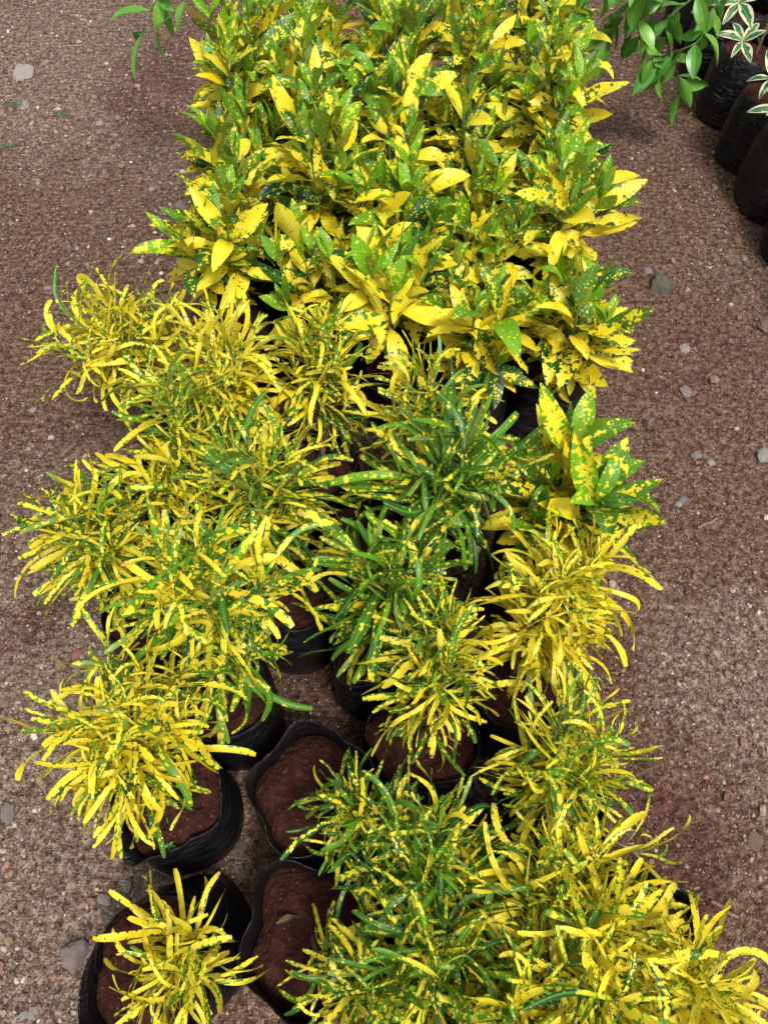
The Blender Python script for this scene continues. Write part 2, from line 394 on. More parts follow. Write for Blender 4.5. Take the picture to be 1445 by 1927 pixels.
def stone(px, py, wpx, mat, label, flat=.6, seed=0, elong=1.2):
    p = at(px, py, .005); s = wpx/F*(p - Vector((0, 0, CAM_H))).length/2*.88
    import bmesh
    bm = bmesh.new(); bmesh.ops.create_icosphere(bm, subdivisions=4, radius=1)
    r = random.Random(seed*17+3)
    planes = [(Vector((r.gauss(0, 1), r.gauss(0, 1), r.gauss(0, 1))).normalized(), r.uniform(.55, .92)) for _ in range(11)]
    for v in bm.verts:
        for nn, d in planes:
            k = v.co.dot(nn)
            if k > d: v.co -= nn*(k-d)*.7
        q = v.co*2.2 + Vector((seed*3.1, 0, 0)); v.co *= 1 + .16*mnoise.noise(q) + .10*mnoise.noise(q*2.7) + .06*mnoise.noise(q*6)
    me = bpy.data.meshes.new('stone'); bm.to_mesh(me); bm.free()
    for q in me.polygons: q.use_smooth = True
    me.materials.append(M_ST[mat])
    o = link('stone', me)
    o.scale = (s*elong, s, s*flat); o.rotation_euler = (0, 0, r.uniform(0, 6))
    o.location = (p.x, p.y, s*flat*.22)
    tag(o, label, 'stone', 'loose stones on the bare earth')
for k, a in enumerate([
    (1240, 535, 46, 'mossy', 'greenish grey rounded stone on the earth beside the speckled broad-leaved crotons', .8, 1.05),
    (1218, 508, 20, 'pink', 'tiny pinkish pebble touching the greenish grey stone', .7, 1.1),
    (140, 1797, 50, 'pink', 'rough pinkish grey stone next to the tipped grow bag', .7, 1.2),
    (340, 388, 22, 'grey', 'small blue-grey stone by the bag of the broad-leaved block', .8, 1.1),
    (42, 133, 40, 'pale', 'flat pale slab-like stone half sunk in the open path', .22, 1.5),
    (45, 197, 20, 'pale', 'small white pebble lying near the feathery green sprig', .5, 1.3),
    (188, 231, 14, 'pale', 'tiny white pebble in the middle of the open path', .6, 1.1),
    (1437, 857, 32, 'pale', 'large chalky white stone on the gravelly path', .6, 1.2),
    (1288, 655, 22, 'pale', 'weathered tan pebble on the path opposite the lone croton', .5, 1.3),
    (1265, 770, 34, 'brown', 'flat mottled tan stone sunk beside the lone broad-leaved croton', .2, 1.4),
    (1285, 940, 18, 'grey', 'small slate-grey pebble with a white one beside it', .6, 1.3),
    (1277, 947, 15, 'pale', 'small white pebble beside the slate-grey one', .6, 1.1),
    (1310, 855, 22, 'pink', 'rounded pink pebble on the gravelly path', .6, 1.1),
    (1337, 870, 16, 'pale', 'lilac-white pebble near the rounded pink one', .6, 1.1),
    (888, 1447, 18, 'pale', 'bluish white chip of stone below the bag with a seedling', .5, 1.4),
    (1420, 1582, 30, 'brown', 'brown half-buried rock on the gravelly path', .3, 1.2),
    (238, 1668, 20, 'pale', 'cream pebble above the tipped grow bag', .7, 1.1),
    (195, 1693, 22, 'pale', 'crumbly white lump of stone near the tipped grow bag', .4, 1.3),
    (66, 1420, 18, 'pale', 'white pebble on the sandy ground left of the yellowest croton', .6, 1.2),
    (15, 1528, 30, 'pink', 'pale pink stone bedded in the sandy ground', .3, 1.4),
    (52, 1910, 26, 'pale', 'pale oblong stone in the sandy gravel', .4, 1.6),
    (62, 770, 14, 'pale', 'white chip on the open path between two shaggy crotons', .6, 1.2),
    (1440, 610, 40, 'brown', 'dark brown clod lying at the foot of the grow bag row', .5, 1.2),
    (1290, 735, 24, 'pink', 'flattish pinkish stone on the path', .3, 1.4),
    ]):
    stone(a[0], a[1], a[2], a[3], a[4], a[5], k, a[6])

# ------------------------------------------------------------------ leaf meshes (shared)
def leaf_geo(L, W, prof, nseg, ncr, pitch0, bend, bpow, yaw, twist, fold, wave, wn, seed, blunt=False, mea=0.0):
    """leaf growing along +Y from the origin, upper face +Z. returns V, Q, rel, flat"""
    r = random.Random(seed); ph = r.uniform(0, 6.28)
    c = Vector((0, 0, 0)); V, rel, flat = [], [], []; ds = L/nseg
    us = [-1 + 2*k/ncr for k in range(ncr+1)]
    ts = [i/(nseg-1)*.93 for i in range(nseg)] + [1.0] if blunt else [i/nseg for i in range(nseg+1)]
    for i in range(nseg+1):
        t = ts[i]; ds = L*(t - ts[i-1]) if i else 0
        p = pitch0 - bend*t**bpow; ya = yaw*t*t + mea*math.sin(5*t + ph); tw = twist*t
        d = Vector((math.sin(ya)*math.cos(p), math.cos(ya)*math.cos(p), math.sin(p)))
        if i: c = c + d*ds
        s0 = Vector((math.cos(ya), -math.sin(ya), 0)); n0 = s0.cross(d).normalized()
        s = s0*math.cos(tw) + n0*math.sin(tw); n = n0*math.cos(tw) - s0*math.sin(tw)
        wd = W/2*prof(t)
        for u in us:
            wv = wave*math.sin(wn*t*6.28 + ph + (1.7 if u < 0 else 0))*abs(u)
            V.append(c + s*(u*wd*math.cos(fold)) + n*(abs(u)*wd*math.sin(fold) + wv*wd))
            rel.append((u*.5+.5, t)); flat.append((u*wd, t*L))
    k = ncr+1
    Q = [(i*k+j, i*k+j+1, (i+1)*k+j+1, (i+1)*k+j) for i in range(nseg) for j in range(ncr)]
    return np.array([tuple(v) for v in V]), np.array(Q), np.array(rel), np.array(flat)
def prof_thin(t):
    if t < .06: return .22
    e = min(1, (t-.04)/.34)**.7; tip = 1 if t < .8 else (1 - .14*((t-.8)/.13)**2 if t < .94 else .55)
    return max(.06, (.35+.65*e)*tip)
def prof_broad(t):
    if t < .10: return .085
    x = (t-.09)/.91
    return max(.02, (math.sin(math.pi*x**.92)**.78)*(1-.12*x) + .03*(1-x))
def prof_oval(t):
    if t < .08: return .07
    x = (t-.07)/.93
    return max(.02, math.sin(math.pi*x**.8)**.8)
def pool(name, mat, count, fn):
    out = []
    for k in range(count):
        g_ = fn(random.Random(k*101+7), k)
        out.append((mesh_np(name, g_[0], g_[1], mat, uvs={'rel': g_[2], 'flat': g_[3]}), g_))
    return out
def f_thin(r, k):
    curl = r.random()
    bend = r.uniform(.15, 1.1) if curl < .55 else (r.uniform(1.1, 2.2) if curl < .88 else r.uniform(2.6, 4.6))
    if r.random() < .12: bend = -r.uniform(.1, .5)
    W = r.choice([.0075, .009, .0105, .012])
    return leaf_geo(.125, W, prof_thin, 12, 2, r.uniform(-.05, .15), bend, r.uniform(1.0, 2.2), r.gauss(0, .6), r.gauss(0, 1.0), r.uniform(.1, .6), r.uniform(.05, .3), r.uniform(1, 3), k, True, r.gauss(0, .3))
THIN = pool('narrow_leaf', M_THIN, 64, f_thin)
def f_broad(r, k):
    bend = r.uniform(.1, .9) if r.random() < .75 else r.uniform(.9, 1.9)
    if r.random() < .15: bend = -r.uniform(.1, .4)
    return leaf_geo(.135, r.uniform(.038, .056), prof_broad, 10, 4, r.uniform(-.05, .15), bend, r.uniform(1, 1.8), r.gauss(0, .2), r.gauss(0, .4), r.uniform(.1, .5), r.uniform(.04, .22), r.uniform(1, 2.5), k)
BROAD = pool('broad_leaf', M_BROAD, 40, f_broad)
def f_creep(r, k):
    return leaf_geo(.075, r.uniform(.028, .036), prof_oval, 8, 4, .1, r.uniform(.3, 1.0), 1.3, r.gauss(0, .2), r.gauss(0, .25), r.uniform(.15, .45), .08, 1, k)
CREEP = pool('creeper_leaf', M_CREEPER, 10, f_creep)
def f_schef(r, k):
    return leaf_geo(.07, r.uniform(.022, .03), prof_oval, 8, 4, .1, r.uniform(.4, 1.0), 1.2, r.gauss(0, .15), r.gauss(0, .2), r.uniform(.15, .4), .06, 1, k)
SCHEF = pool('leaflet', M_SCHEF, 8, f_schef)
def f_weed(r, k):
    return leaf_geo(.016, .009, prof_oval, 6, 2, .1, .6, 1.2, 0, 0, .2, .05, 1, k)
WEED = pool('seedling_leaf', M_WEED, 4, f_weed)

def leaf_frame(pos, d, axis, scale, roll=0.0):
    """base at pos, growing along d, upper face towards the shoot axis"""
    y = d.normalized(); z = axis - y*axis.dot(y)
    if z.length < 1e-4: z = y.orthogonal()
    z.normalize(); x = y.cross(z)
    M = Matrix(((x.x, y.x, z.x, pos.x), (x.y, y.y, z.y, pos.y), (x.z, y.z, z.z, pos.z), (0, 0, 0, 1)))
    M = M @ Matrix.Rotation(roll, 4, 'Y') @ Matrix.Diagonal((scale[0], scale[1], scale[0], 1))
    return M

# ------------------------------------------------------------------ grow bags
def bag_mesh(r0, h, soil_h, seed, lean=(0, 0), collar=.0, rim_amp=.010, flap=None):
    r = random.Random(seed); N = 60
    th = np.linspace(0, 2*np.pi, N, endpoint=False)
    ang = sum(r.uniform(.004, .018)*np.cos(k*th + r.uniform(0, 6.28)) for k in (2, 3, 4, 5))
    rim = sum(rim_amp*r.uniform(.3, 1)/k**.5*np.cos(k*th + r.uniform(0, 6.28)) for k in (1, 2, 3, 5, 7))
    dents = [(r.uniform(0, 6.28), r.uniform(.1, .85), r.uniform(.25, .6), r.uniform(.08, .2), r.uniform(-.006, .004)) for _ in range(9)]
    creases = [(r.uniform(.1, .8), r.uniform(-.06, .06), r.uniform(0, 6.28), r.uniform(.002, .0045), r.uniform(.012, .03)) for _ in range(7)]
    prof = [(0.0, .35), (0.0, .80), (.012, .93), (.035, .99)] + [(f, 1.0) for f in (.10, .18, .26, .34, .42, .50, .58, .66, .74, .82, .89, .95, 1.0)]
    V = []; rows = 0
    def ring(zf, rf, inner):
        z = h*zf if zf > .04 else h*zf
        zz = np.full(N, z) + rim*max(0, (zf-.70)/.30)**1.5
        rad = r0*rf + ang*r0*4*min(1, zf*3 + .15) + collar*max(0, (zf-.78)/.22)**1.3
        bulge = .006*math.sin(math.pi*min(1, zf*1.1)); rad = rad + bulge
        for a, zc, wa, wz, am in dents:
            da = (th - a + np.pi) % (2*np.pi) - np.pi
            rad = rad + am*np.exp(-(da/wa)**2 - ((zf-zc)/wz)**2)
        for zc, sl, a, am, wz in creases:
            da = (th - a + np.pi) % (2*np.pi) - np.pi
            rad = rad + am*np.exp(-(da/1.0)**2)*np.exp(-((zf - zc - sl*da)/wz)**2)
        if zf > .8:
            rad = rad + (zf-.8)/.2*(.0028*np.cos(5*th + seed) + (.0016*np.cos(9*th + 2*seed) + .001*np.cos(16*th))*(.5+.5*np.cos(2*th + seed)))
        if flap and zf > .84:
            da = (th - flap[0] + np.pi) % (2*np.pi) - np.pi; e = np.exp(-(da/.42)**4)*((zf-.84)/.16)
            rad = rad + flap[1]*e; zz = zz - .9*flap[1]*e*((zf-.84)/.16)
        rad = rad - (.0022 if inner else 0)
        x = rad*np.cos(th) + lean[0]*zz/h; y = rad*np.sin(th) + lean[1]*zz/h
        return np.stack([x, y, zz - .004], 1)
    for zf, rf in prof: V.append(ring(zf, rf, False))
    for zf in (.995, .95, .89, .82, soil_h/h - .03): V.append(ring(zf, 1.0, True))
    nr = len(V)
    inner_r = np.hypot(V[-1][:, 0]-V[-1][:, 0].mean(), V[-1][:, 1]-V[-1][:, 1].mean())
    V = np.concatenate(V); Q = []
    for i in range(nr-1):
        for k in range(N):
            k2 = (k+1) % N; Q.append((i*N+k, i*N+k2, (i+1)*N+k2, (i+1)*N+k))
    for k in range(1, N//2): Q.append((k-1, N-k, N-k-1, k)) if k < N//2 else None
    # soil: lumpy disc filling the bag to its own inner wall
    P = V[(nr-1)*N:(nr)*N]; cx, cy = P[:, 0].mean(), P[:, 1].mean()
    fr = np.array([0.02, .12, .24, .36, .48, .6, .72, .82, .91, 1.0]); SV = []
    tl = (r.uniform(-.05, .05), r.uniform(-.05, .05))
    for f in np.linspace(.02, 1, 22):
        x = cx + (P[:, 0]-cx)*f*.988; y = cy + (P[:, 1]-cy)*f*.988
        z = soil_h + .018*fbm(x, y, 22, seed+1, 5, .68) + tl[0]*(x-cx) + tl[1]*(y-cy) + .012*(1-f*f) - .010*f**8
        SV.append(np.stack([x, y, z], 1))
    SV = np.concatenate(SV); SQ = []
    for i in range(21):
        for k in range(N):
            k2 = (k+1) % N; SQ.append((i*N+k, i*N+k2, (i+1)*N+k2, (i+1)*N+k))
    for k in range(1, N//2): SQ.append((k-1, k, N-k-1, N-k))
    return mesh_np('grow_bag', V, Q, M_FILM), mesh_np('soil', SV, SQ, M_SOIL), Vector((cx, cy, soil_h))
_seed = [100]
def potted(name, label, cat, base, group=None, r0=.094, h=.235, soil=None, lean=(0, 0), collar=0.0, rim_amp=.010, flap=None):
    _seed[0] += 1
    o = empty(name, (base.x, base.y, 0)); tag(o, label, cat, group)
    soil = soil if soil else h - random.uniform(.028, .05)
    b, s, c = bag_mesh(r0, h, soil, _seed[0], lean, collar, rim_amp, flap)
    link('grow_bag', b, o); link('soil', s, o)
    return o, c
def rim_base(px, py, h=.235):
    p = at(px, py, h); return Vector((p.x, p.y, 0))

# ------------------------------------------------------------------ crotons
def clamp(x, a=0.0, b=1.0): return max(a, min(b, x))
def build_shoots(o, name_leaf, P, base, soil_c, tips, nleaf, span, L, Lref, y_of, lime_of, th_rng, filler, mat_in, rs, wscale=1.0, fork=.35, jit=.15):
    """stems from the soil to every tip, leaves spiralling round the top of each; all in coordinates of o"""
    parts = []; inn = []
    ctr = sum((t for t in tips), Vector())/len(tips)
    nst = max(1, len(tips)//4)
    forks = []
    for k in range(nst):
        f0 = soil_c + Vector((rs.gauss(0, .012), rs.gauss(0, .012), -.01))
        f1 = soil_c.lerp(ctr, fork) + Vector((rs.gauss(0, .02), rs.gauss(0, .02), rs.uniform(-.02, .03)))
        q = bez(f0, f0.lerp(f1, .5) + Vector((0, 0, .03)), f1, 5)
        parts.append(tube(q, [.0062, .0055, .005, .0048, .0045])); forks.append(f1)
    for ti, T in enumerate(tips):
        f1 = forks[ti % nst]
        mid = f1.lerp(T, .5) + Vector((T.x-f1.x, T.y-f1.y, 0))*.22 - Vector((rs.gauss(0, .015), rs.gauss(0, .015), .01))
        q = bez(f1, mid, T, 6)
        parts.append(tube(q, [.0042, .0038, .0034, .003, .0026, .0016], 5))
        axis = (q[-1]-q[-3]).normalized(); ph0 = rs.uniform(0, 6.28)
        length = (T-f1).length; sp = min(span, length*.95)
        nl = max(4, int(nleaf*rs.uniform(.8, 1.2))); nf = int(filler)
        for k in range(nl + nf):
            fill = k >= nl
            s = (k/(nl-1)) if not fill else rs.uniform(.75, 1.9)
            dist = min(s*sp, length*.98)
            tt = 1 - dist/length; tt = clamp(tt)
            c = f1*(1-tt)**2 + mid*2*tt*(1-tt) + T*tt*tt
            ax = ((mid-f1)*(1-tt) + (T-mid)*tt).normalized()
            phi = ph0 + k*2.39996 + rs.gauss(0, .4)
            e1 = ax.orthogonal().normalized(); e2 = ax.cross(e1)
            radial = e1*math.cos(phi) + e2*math.sin(phi)
            th = th_rng[0] + (th_rng[1]-th_rng[0])*min(1, s)**.8 + rs.gauss(0, jit)
            d = ax*math.cos(th) + radial*math.sin(th)
            d = (d + Vector((0, 0, .10))).normalized()
            lf = (.50 + .50*min(1, s*3.2))*rs.uniform(.72, 1.15)*L/Lref
            if fill: lf *= .85
            me, geo = P[rs.randrange(len(P))]
            M = leaf_frame(c, d, (ax + Vector((0, 0, .25))).normalized(), (lf*wscale*rs.uniform(.8, 1.15), lf), rs.gauss(0, .35))
            colr = (clamp(y_of(s, rs) - (.15 if fill else 0)), clamp(lime_of(s, rs)), rs.random(), 1)  # inner leaves coloured less yellow, painting shade into the gaps of the crown
            if fill: inn.append((geo, M, colr))
            else: link(name_leaf, me, o, M, colr)
    V, Q = join(parts)
    link('stem', mesh_np('stem', [tuple(v) for v in V], Q, M_STEM), o)
    if inn:
        VV, QQ, A, B, C, n0 = [], [], [], [], [], 0
        for (v, q, rel, flat), M, cl in inn:
            m = np.array(M); VV.append(v @ m[:3, :3].T + m[:3, 3]); QQ.append(q+n0); n0 += len(v)
            A.append(rel); B.append(flat); C.append(np.tile(np.array(cl), (len(v), 1)))
        io = link('inner_leaves', mesh_np('inner_leaves', np.concatenate(VV), np.concatenate(QQ), mat_in,
                  uvs={'rel': np.concatenate(A), 'flat': np.concatenate(B)}, cols=np.concatenate(C)), o)
        io['kind'] = 'stuff'

def narrow(label, crown, rim, rpx, ym, n_shoots=8, nleaf=22, L=.125, zc=.43, seed=0, lime=.3, sd=.28, wscale=1.0, filler=9, extra=(), bag={}, flat=.6, th_rng=(.30, 1.6), group='narrow-leaved crotons in grow bags'):
    rs = random.Random(seed*31+11)
    base = rim
    o, sc = potted('narrow_leaved_croton', label, 'potted plant', base, group, **bag)
    C = at(crown[0], crown[1], zc); Rw = rpx/F*(C - Vector((0, 0, CAM_H))).length*.97
    rt = max(.03, Rw - L*.62)
    tips = []
    for k in range(n_shoots):
        rr = rt*math.sqrt((k+.35)/n_shoots); a = k*2.39996 + seed
        z = .05*(1 - (rr/max(rt, .01))**2)*flat/.6 - .02 + rs.gauss(0, .018)
        tips.append(Vector((C.x + rr*math.cos(a) + rs.gauss(0, .012), C.y + rr*math.sin(a) + rs.gauss(0, .012), C.z + z)) - base)
    for (ex, ey, ez) in extra: tips.append(at(ex, ey, ez) - base)
    def y_of(s, r): return ym - .10 + r.gauss(0, sd) + (.08 if s > .4 else -.12)
    def l_of(s, r): return lime + r.gauss(0, .2) + (.25 if s < .2 else 0)
    build_shoots(o, 'leaf', THIN, base, sc, tips, nleaf, .125, L*1.13, .125, y_of, l_of, th_rng, filler, M_THIN_IN, rs, wscale, jit=.32)
    return o

NARROW = [
 # label, crown px, rim px, radius px, yellowness, kwargs
 ('golden shaggy narrow-leaved croton leaning out over the path, its one long leaf pointing away', (208, 608), (330, 712), 162, .82, dict(n_shoots=9, sd=.2, extra=[(110, 655, .42)])),
 ('yellowest narrow-leaved croton, tucked between the leaning shaggy one and the broad-leaved block', (425, 655), (445, 812), 122, .92, dict(n_shoots=8, sd=.15)),
 ('yellow and green narrow-leaved croton touching the front of the broad-leaved block', (592, 640), (590, 862), 132, .72, dict(n_shoots=8)),
 ('green-tipped narrow-leaved croton between the yellowest one and the round curly one', (340, 765), (395, 955), 130, .60, dict(n_shoots=8, lime=.4)),
 ('spiky narrow-leaved croton at the path with upright yellow leaf tips', (165, 975), (275, 1135), 140, .72, dict(n_shoots=9)),
 ('round dense narrow-leaved croton with curly leaf tips above a half-seen bag', (480, 895), (560, 1105), 148, .64, dict(n_shoots=11, nleaf=24)),
 ('small straw-yellow narrow-leaved croton squeezed between its bushier neighbours', (320, 905), (255, 935), 95, .85, dict(n_shoots=5, zc=.37)),
 ('tall arching green and yellow narrow-leaved croton with long leaves hanging over its bag', (385, 1085), (402, 1322), 180, .58, dict(n_shoots=10, nleaf=24, L=.135, zc=.46, lime=.42, extra=[(470, 1230, .33)])),
 ('bushy bright yellow narrow-leaved croton above a bag with a folded blue-black rim', (245, 1340), (322, 1518), 200, .84, dict(n_shoots=12, nleaf=26, L=.118, wscale=.92, bag=dict(r0=.093, collar=-.004, rim_amp=.014, soil=.198, flap=(4.05, .028)))),
 ('small sparse narrow-leaved croton with stiff upright leaves in a tipped wide-mouthed bag', (338, 1842), (306, 1812), 142, .90, dict(n_shoots=7, nleaf=17, L=.098, zc=.32, filler=4, sd=.2, wscale=1.0, th_rng=(.10, 1.15), bag=dict(r0=.100, lean=(-.035, -.065), collar=.0, rim_amp=.014, soil=.195))),
 ('yellow-fringed narrow-leaved croton in front of the big yellow hanging leaves', (800, 765), (795, 915), 152, .70, dict(n_shoots=8)),
 ('dark green narrow-leaved croton with long spotted strap leaves beside the lone broad one', (835, 900), (660, 1020), 160, .34, dict(n_shoots=7, L=.15, wscale=1.25, zc=.46, sd=.2, lime=.35)),
 ('dark green star-shaped narrow-leaved croton hanging over a black bag', (735, 1075), (680, 1195), 140, .36, dict(n_shoots=7, L=.14, wscale=1.15, sd=.22, lime=.35)),
 ('narrow-leaved croton with drooping skirt of leaves above the bag holding a seedling', (822, 1205), (785, 1385), 140, .66, dict(n_shoots=9, L=.11, bag=dict(r0=.094))),
 ('glowing all-yellow narrow-leaved croton next to the lone broad-leaved one', (1050, 1095), (965, 1275), 160, .92, dict(n_shoots=11, nleaf=24, sd=.15)),
 ('wispy fine-leaved croton with a trailing twig hanging over the path', (1085, 1395), (1040, 1595), 158, .66, dict(n_shoots=11, nleaf=20, L=.105, wscale=.78, sd=.25, lime=.5, extra=[(1215, 1610, .22)])),
 ('small dark narrow-leaved croton leaning right out of the open round bag', (705, 1585), (600, 1478), 100, .40, dict(n_shoots=5, L=.095, zc=.37, bag=dict(r0=.104, collar=.004, rim_amp=.014, soil=.168))),
 ('wide dark green narrow-leaved croton with yellow splashes and hooked leaf tips', (815, 1610), (800, 1640), 158, .42, dict(n_shoots=9, L=.108, zc=.43, lime=.3, wscale=.85, nleaf=26)),
 ('golden narrow-leaved croton with wide blunt leaves below the wispy fine-leaved one', (1055, 1675), (985, 1795), 165, .84, dict(n_shoots=9, L=.125, wscale=.92, zc=.45, nleaf=25)),
 ('green and yellow narrow-leaved croton growing beside the bag with the bent woody stem', (810, 1790), (770, 1858), 165, .50, dict(n_shoots=9, L=.125, zc=.44, wscale=.88, nleaf=26)),
 ('woody-stemmed narrow-leaved croton bending out of its wide dark bag', (695, 1880), (566, 1765), 115, .62, dict(n_shoots=5, nleaf=18, L=.10, zc=.37, filler=3, bag=dict(r0=.106, collar=.006, rim_amp=.014, soil=.165))),
 ('large tangled yellow narrow-leaved croton with curling leaves, beyond the golden blunt-leaved one', (1130, 1815), (1165, 1800), 175, .80, dict(n_shoots=10, L=.125, wscale=.9, zc=.45, nleaf=26)),
 ('bright yellow narrow-leaved croton whose outermost leaves reach over the gravelly path', (1290, 1865), (1320, 1955), 125, .92, dict(n_shoots=8, L=.115, zc=.43, sd=.18, wscale=.88)),
 ('dense narrow-leaved croton with yellow loops, between the woody-stemmed and the tangled one', (965, 1895), (960, 2010), 170, .72, dict(n_shoots=9, L=.125, zc=.45, wscale=.9, nleaf=26)),
]
# bags stand side by side on the ground: push apart any that would overlap, the plainly visible ones least
BR = .094
BX = [rim_base(*a[2]) - Vector((*a[5].get('bag', {}).get('lean', (0, 0)), 0)) for a in NARROW]
RD = [a[5].get('bag', {}).get('r0', BR) for a in NARROW]
PIN = [.12 if a[2] in ((322, 1518), (600, 1478), (785, 1385), (560, 1105), (306, 1812), (566, 1765), (965, 1275)) else 1.0 for a in NARROW]
LONE = rim_base(1015, 1035)
FIX = [Vector((-.355 + .19*c, y, 0)) for c, y in enumerate((1.40, 1.36, 1.30, 1.20, 1.25))] + [LONE]
for it in range(400):
    for i in range(len(BX)):
        for j in range(len(BX) + len(FIX)):
            if j == i: continue
            q, rq, wq = (BX[j], RD[j], PIN[j]) if j < len(BX) else (FIX[j-len(BX)], BR, 0.0)
            d = BX[i] - q; m = RD[i] + rq + .010
            if d.length < m:
                p = d.normalized()*(m - d.length)*.5; f = PIN[i]/(PIN[i] + wq)
                BX[i] = BX[i] + p*f
                if j < len(BX): BX[j] = BX[j] - p*(1-f)
for k, (lab, cr, rm, rp, ym, kw) in enumerate(NARROW):
    narrow(lab, cr, BX[k], rp, ym, seed=k, **kw)

def broad(label, base, zt, seed, n_shoots=5, spread=.075, ym=.5, L=.14, nleaf=13, crown=None, filler=5, group='broad-leaved crotons in grow bags', name='broad_leaved_croton', bag={}):
    rs = random.Random(seed*53+5)
    o, sc = potted(name, label, 'potted plant', base, group, **bag)
    C = crown if crown else Vector((base.x + rs.gauss(0, .012), base.y + rs.gauss(0, .012), zt))
    tips = []
    for k in range(n_shoots):
        rr = spread*math.sqrt((k+.3)/n_shoots)*1.15; a = k*2.39996 + seed*1.3
        tips.append(Vector((C.x + rr*math.cos(a), C.y + rr*math.sin(a), C.z - .5*rr + rs.gauss(0, .03))) - base)
    def y_of(s, r):
        if s < .28: return r.uniform(.02, .38)
        p = ym + .35*(s-.45)
        return r.uniform(.70, 1.0) if r.random() < p else r.uniform(.05, .70)
    def l_of(s, r): return (.85 if s < .2 else (.5 if s < .5 else .12)) + r.gauss(0, .3)
    build_shoots(o, 'leaf', BROAD, base, sc, tips, nleaf, .15, L, .135, y_of, l_of, (.22, 1.5), filler, M_BROAD_IN, rs, .95, fork=.3, jit=.26)
    return o
ORD = ['first', 'second', 'third', 'fourth', 'fifth', 'sixth', 'seventh', 'eighth']
COLN = ['at the open-path edge', 'second from the open-path edge', 'in the middle', 'second from the gravel-path edge', 'at the gravel-path edge']
creeper_slot = None
for cx in range(5):
    x0 = -.355 + .19*cx
    y0 = [1.40, 1.36, 1.30, 1.20, 1.25][cx]
    nrow = 6 if cx < 3 else 7
    for ry in range(nrow):
        y = y0 + .207*ry + random.uniform(-.008, .008); x = x0*(1 + .13*(y-1.4)) + random.uniform(-.006, .006)
        if cx == 0 and ry == 5: creeper_slot = Vector((x, y, 0)); continue
        lab = 'broad-leaved speckled croton, %s row behind the narrow-leaved plants, %s' % (ORD[ry], COLN[cx])
        front = ry == 0
        broad(lab, Vector((x, y, 0)), random.uniform(.49, .60) - (.04 if front else 0), 100 + cx*10 + ry, n_shoots=7 if front else 6, ym=random.uniform(.34, .62) + (.12 if front else 0), L=random.uniform(.12, .142), spread=.085 if front else .08, bag=dict(r0=.088))
lone_base = LONE
broad('lone broad-leaved croton with large blotched leaves standing apart among the narrow-leaved ones', lone_base, .47, 300, n_shoots=7, spread=.095, ym=.48, L=.155, crown=at(1085, 890, .46), group=None)

# ------------------------------------------------------------------ row of bags by the right path: variegated umbrella plants, a creeper
def schefflera(label, base, whorls, bag):
    o, sc = potted('variegated_umbrella_plant', label, 'potted plant', base, 'variegated plants in the far row of bags', **bag)
    rs = random.Random(int(base.y*1000)); parts = []
    trunk_top = sc + Vector((0, 0, .16)); parts.append(tube(bez(sc - Vector((0, 0, .02)), sc + Vector((.01, .01, .08)), trunk_top, 5), [.007, .0065, .006, .0055, .005]))
    for wpos, nl, sz_ in whorls:
        c = wpos - base
        st = sc + Vector((0, 0, rs.uniform(.04, .15)))
        parts.append(tube(bez(st, st.lerp(c, .5) + Vector((0, 0, .05)), c, 6), [.0032, .0028, .0025, .0023, .002, .0018], 5))
        outw = Vector((c.x-st.x, c.y-st.y, .12)).normalized()
        ax = (outw + Vector((0, 0, 1.1))).normalized(); e1 = ax.orthogonal().normalized(); e2 = ax.cross(e1)
        for k in range(nl):
            a = 2*math.pi*k/nl + rs.gauss(0, .12); th = 1.25 + rs.gauss(0, .15)
            d = ax*math.cos(th) + (e1*math.cos(a) + e2*math.sin(a))*math.sin(th)
            s = sz_*rs.uniform(.8, 1.15)
            link('leaflet', SCHEF[rs.randrange(8)][0], o, leaf_frame(c, d, ax, (s, s), rs.gauss(0, .1)))
    V, Q = join(parts); link('stem', mesh_np('stem', [tuple(v) for v in V], Q, M_STEM), o)
BAG2 = dict(r0=.124, h=.235, collar=-.012)
def ring_whorls(base, zs, seed, n=6, rad=.13):
    r = random.Random(seed)
    return [(base + Vector((rad*r.uniform(.6, 1.1)*math.cos(k*2.4+seed), rad*r.uniform(.6, 1.1)*math.sin(k*2.4+seed), r.uniform(*zs))), r.choice((6, 7, 8)), r.uniform(.9, 1.15)) for k in range(n)]
B = [Vector((1.285, 1.62, 0)), Vector((1.265, 1.885, 0)), Vector((1.245, 2.13, 0)), Vector((1.235, 2.37, 0)), Vector((1.225, 2.625, 0)), Vector((1.215, 2.885, 0)), Vector((1.20, 3.14, 0))]
schefflera('variegated umbrella plant whose cream-edged whorl hangs over the path from the dust-free bag', B[4], [(at(1397, 78, .33), 6, 1.15)] + ring_whorls(B[4]+Vector((.17, .04, 0)), (.34, .42), 3, 3, .06), BAG2)
schefflera('variegated umbrella plant in the bag next to the leafy creeper', B[5], [(at(1390, 4, .38), 6, 1.45)] + ring_whorls(B[5]+Vector((.1, .05, 0)), (.38, .5), 5, 4), BAG2)
schefflera('variegated umbrella plant in the smooth blue-black bag, one whorl out', B[3], [(at(1450, 148, .30), 6, 1.1), (at(1462, 205, .26), 6, 1.1)] + ring_whorls(B[3]+Vector((.16, .03, 0)), (.34, .44), 7, 4, .09), BAG2)
schefflera('variegated umbrella plant in the dusty wrinkled grey-black bag', B[2], ring_whorls(B[2]+Vector((.19, .03, 0)), (.34, .44), 9, 4, .09), BAG2)
schefflera('variegated umbrella plant in the bag with a red mud-stained foot', B[1], ring_whorls(B[1]+Vector((.2, .02, 0)), (.34, .44), 11, 4, .09), BAG2)
schefflera('variegated umbrella plant in the last bag of the row by the brown clod', B[0], ring_whorls(B[0]+Vector((.2, 0, 0)), (.34, .44), 13, 4, .09), BAG2)

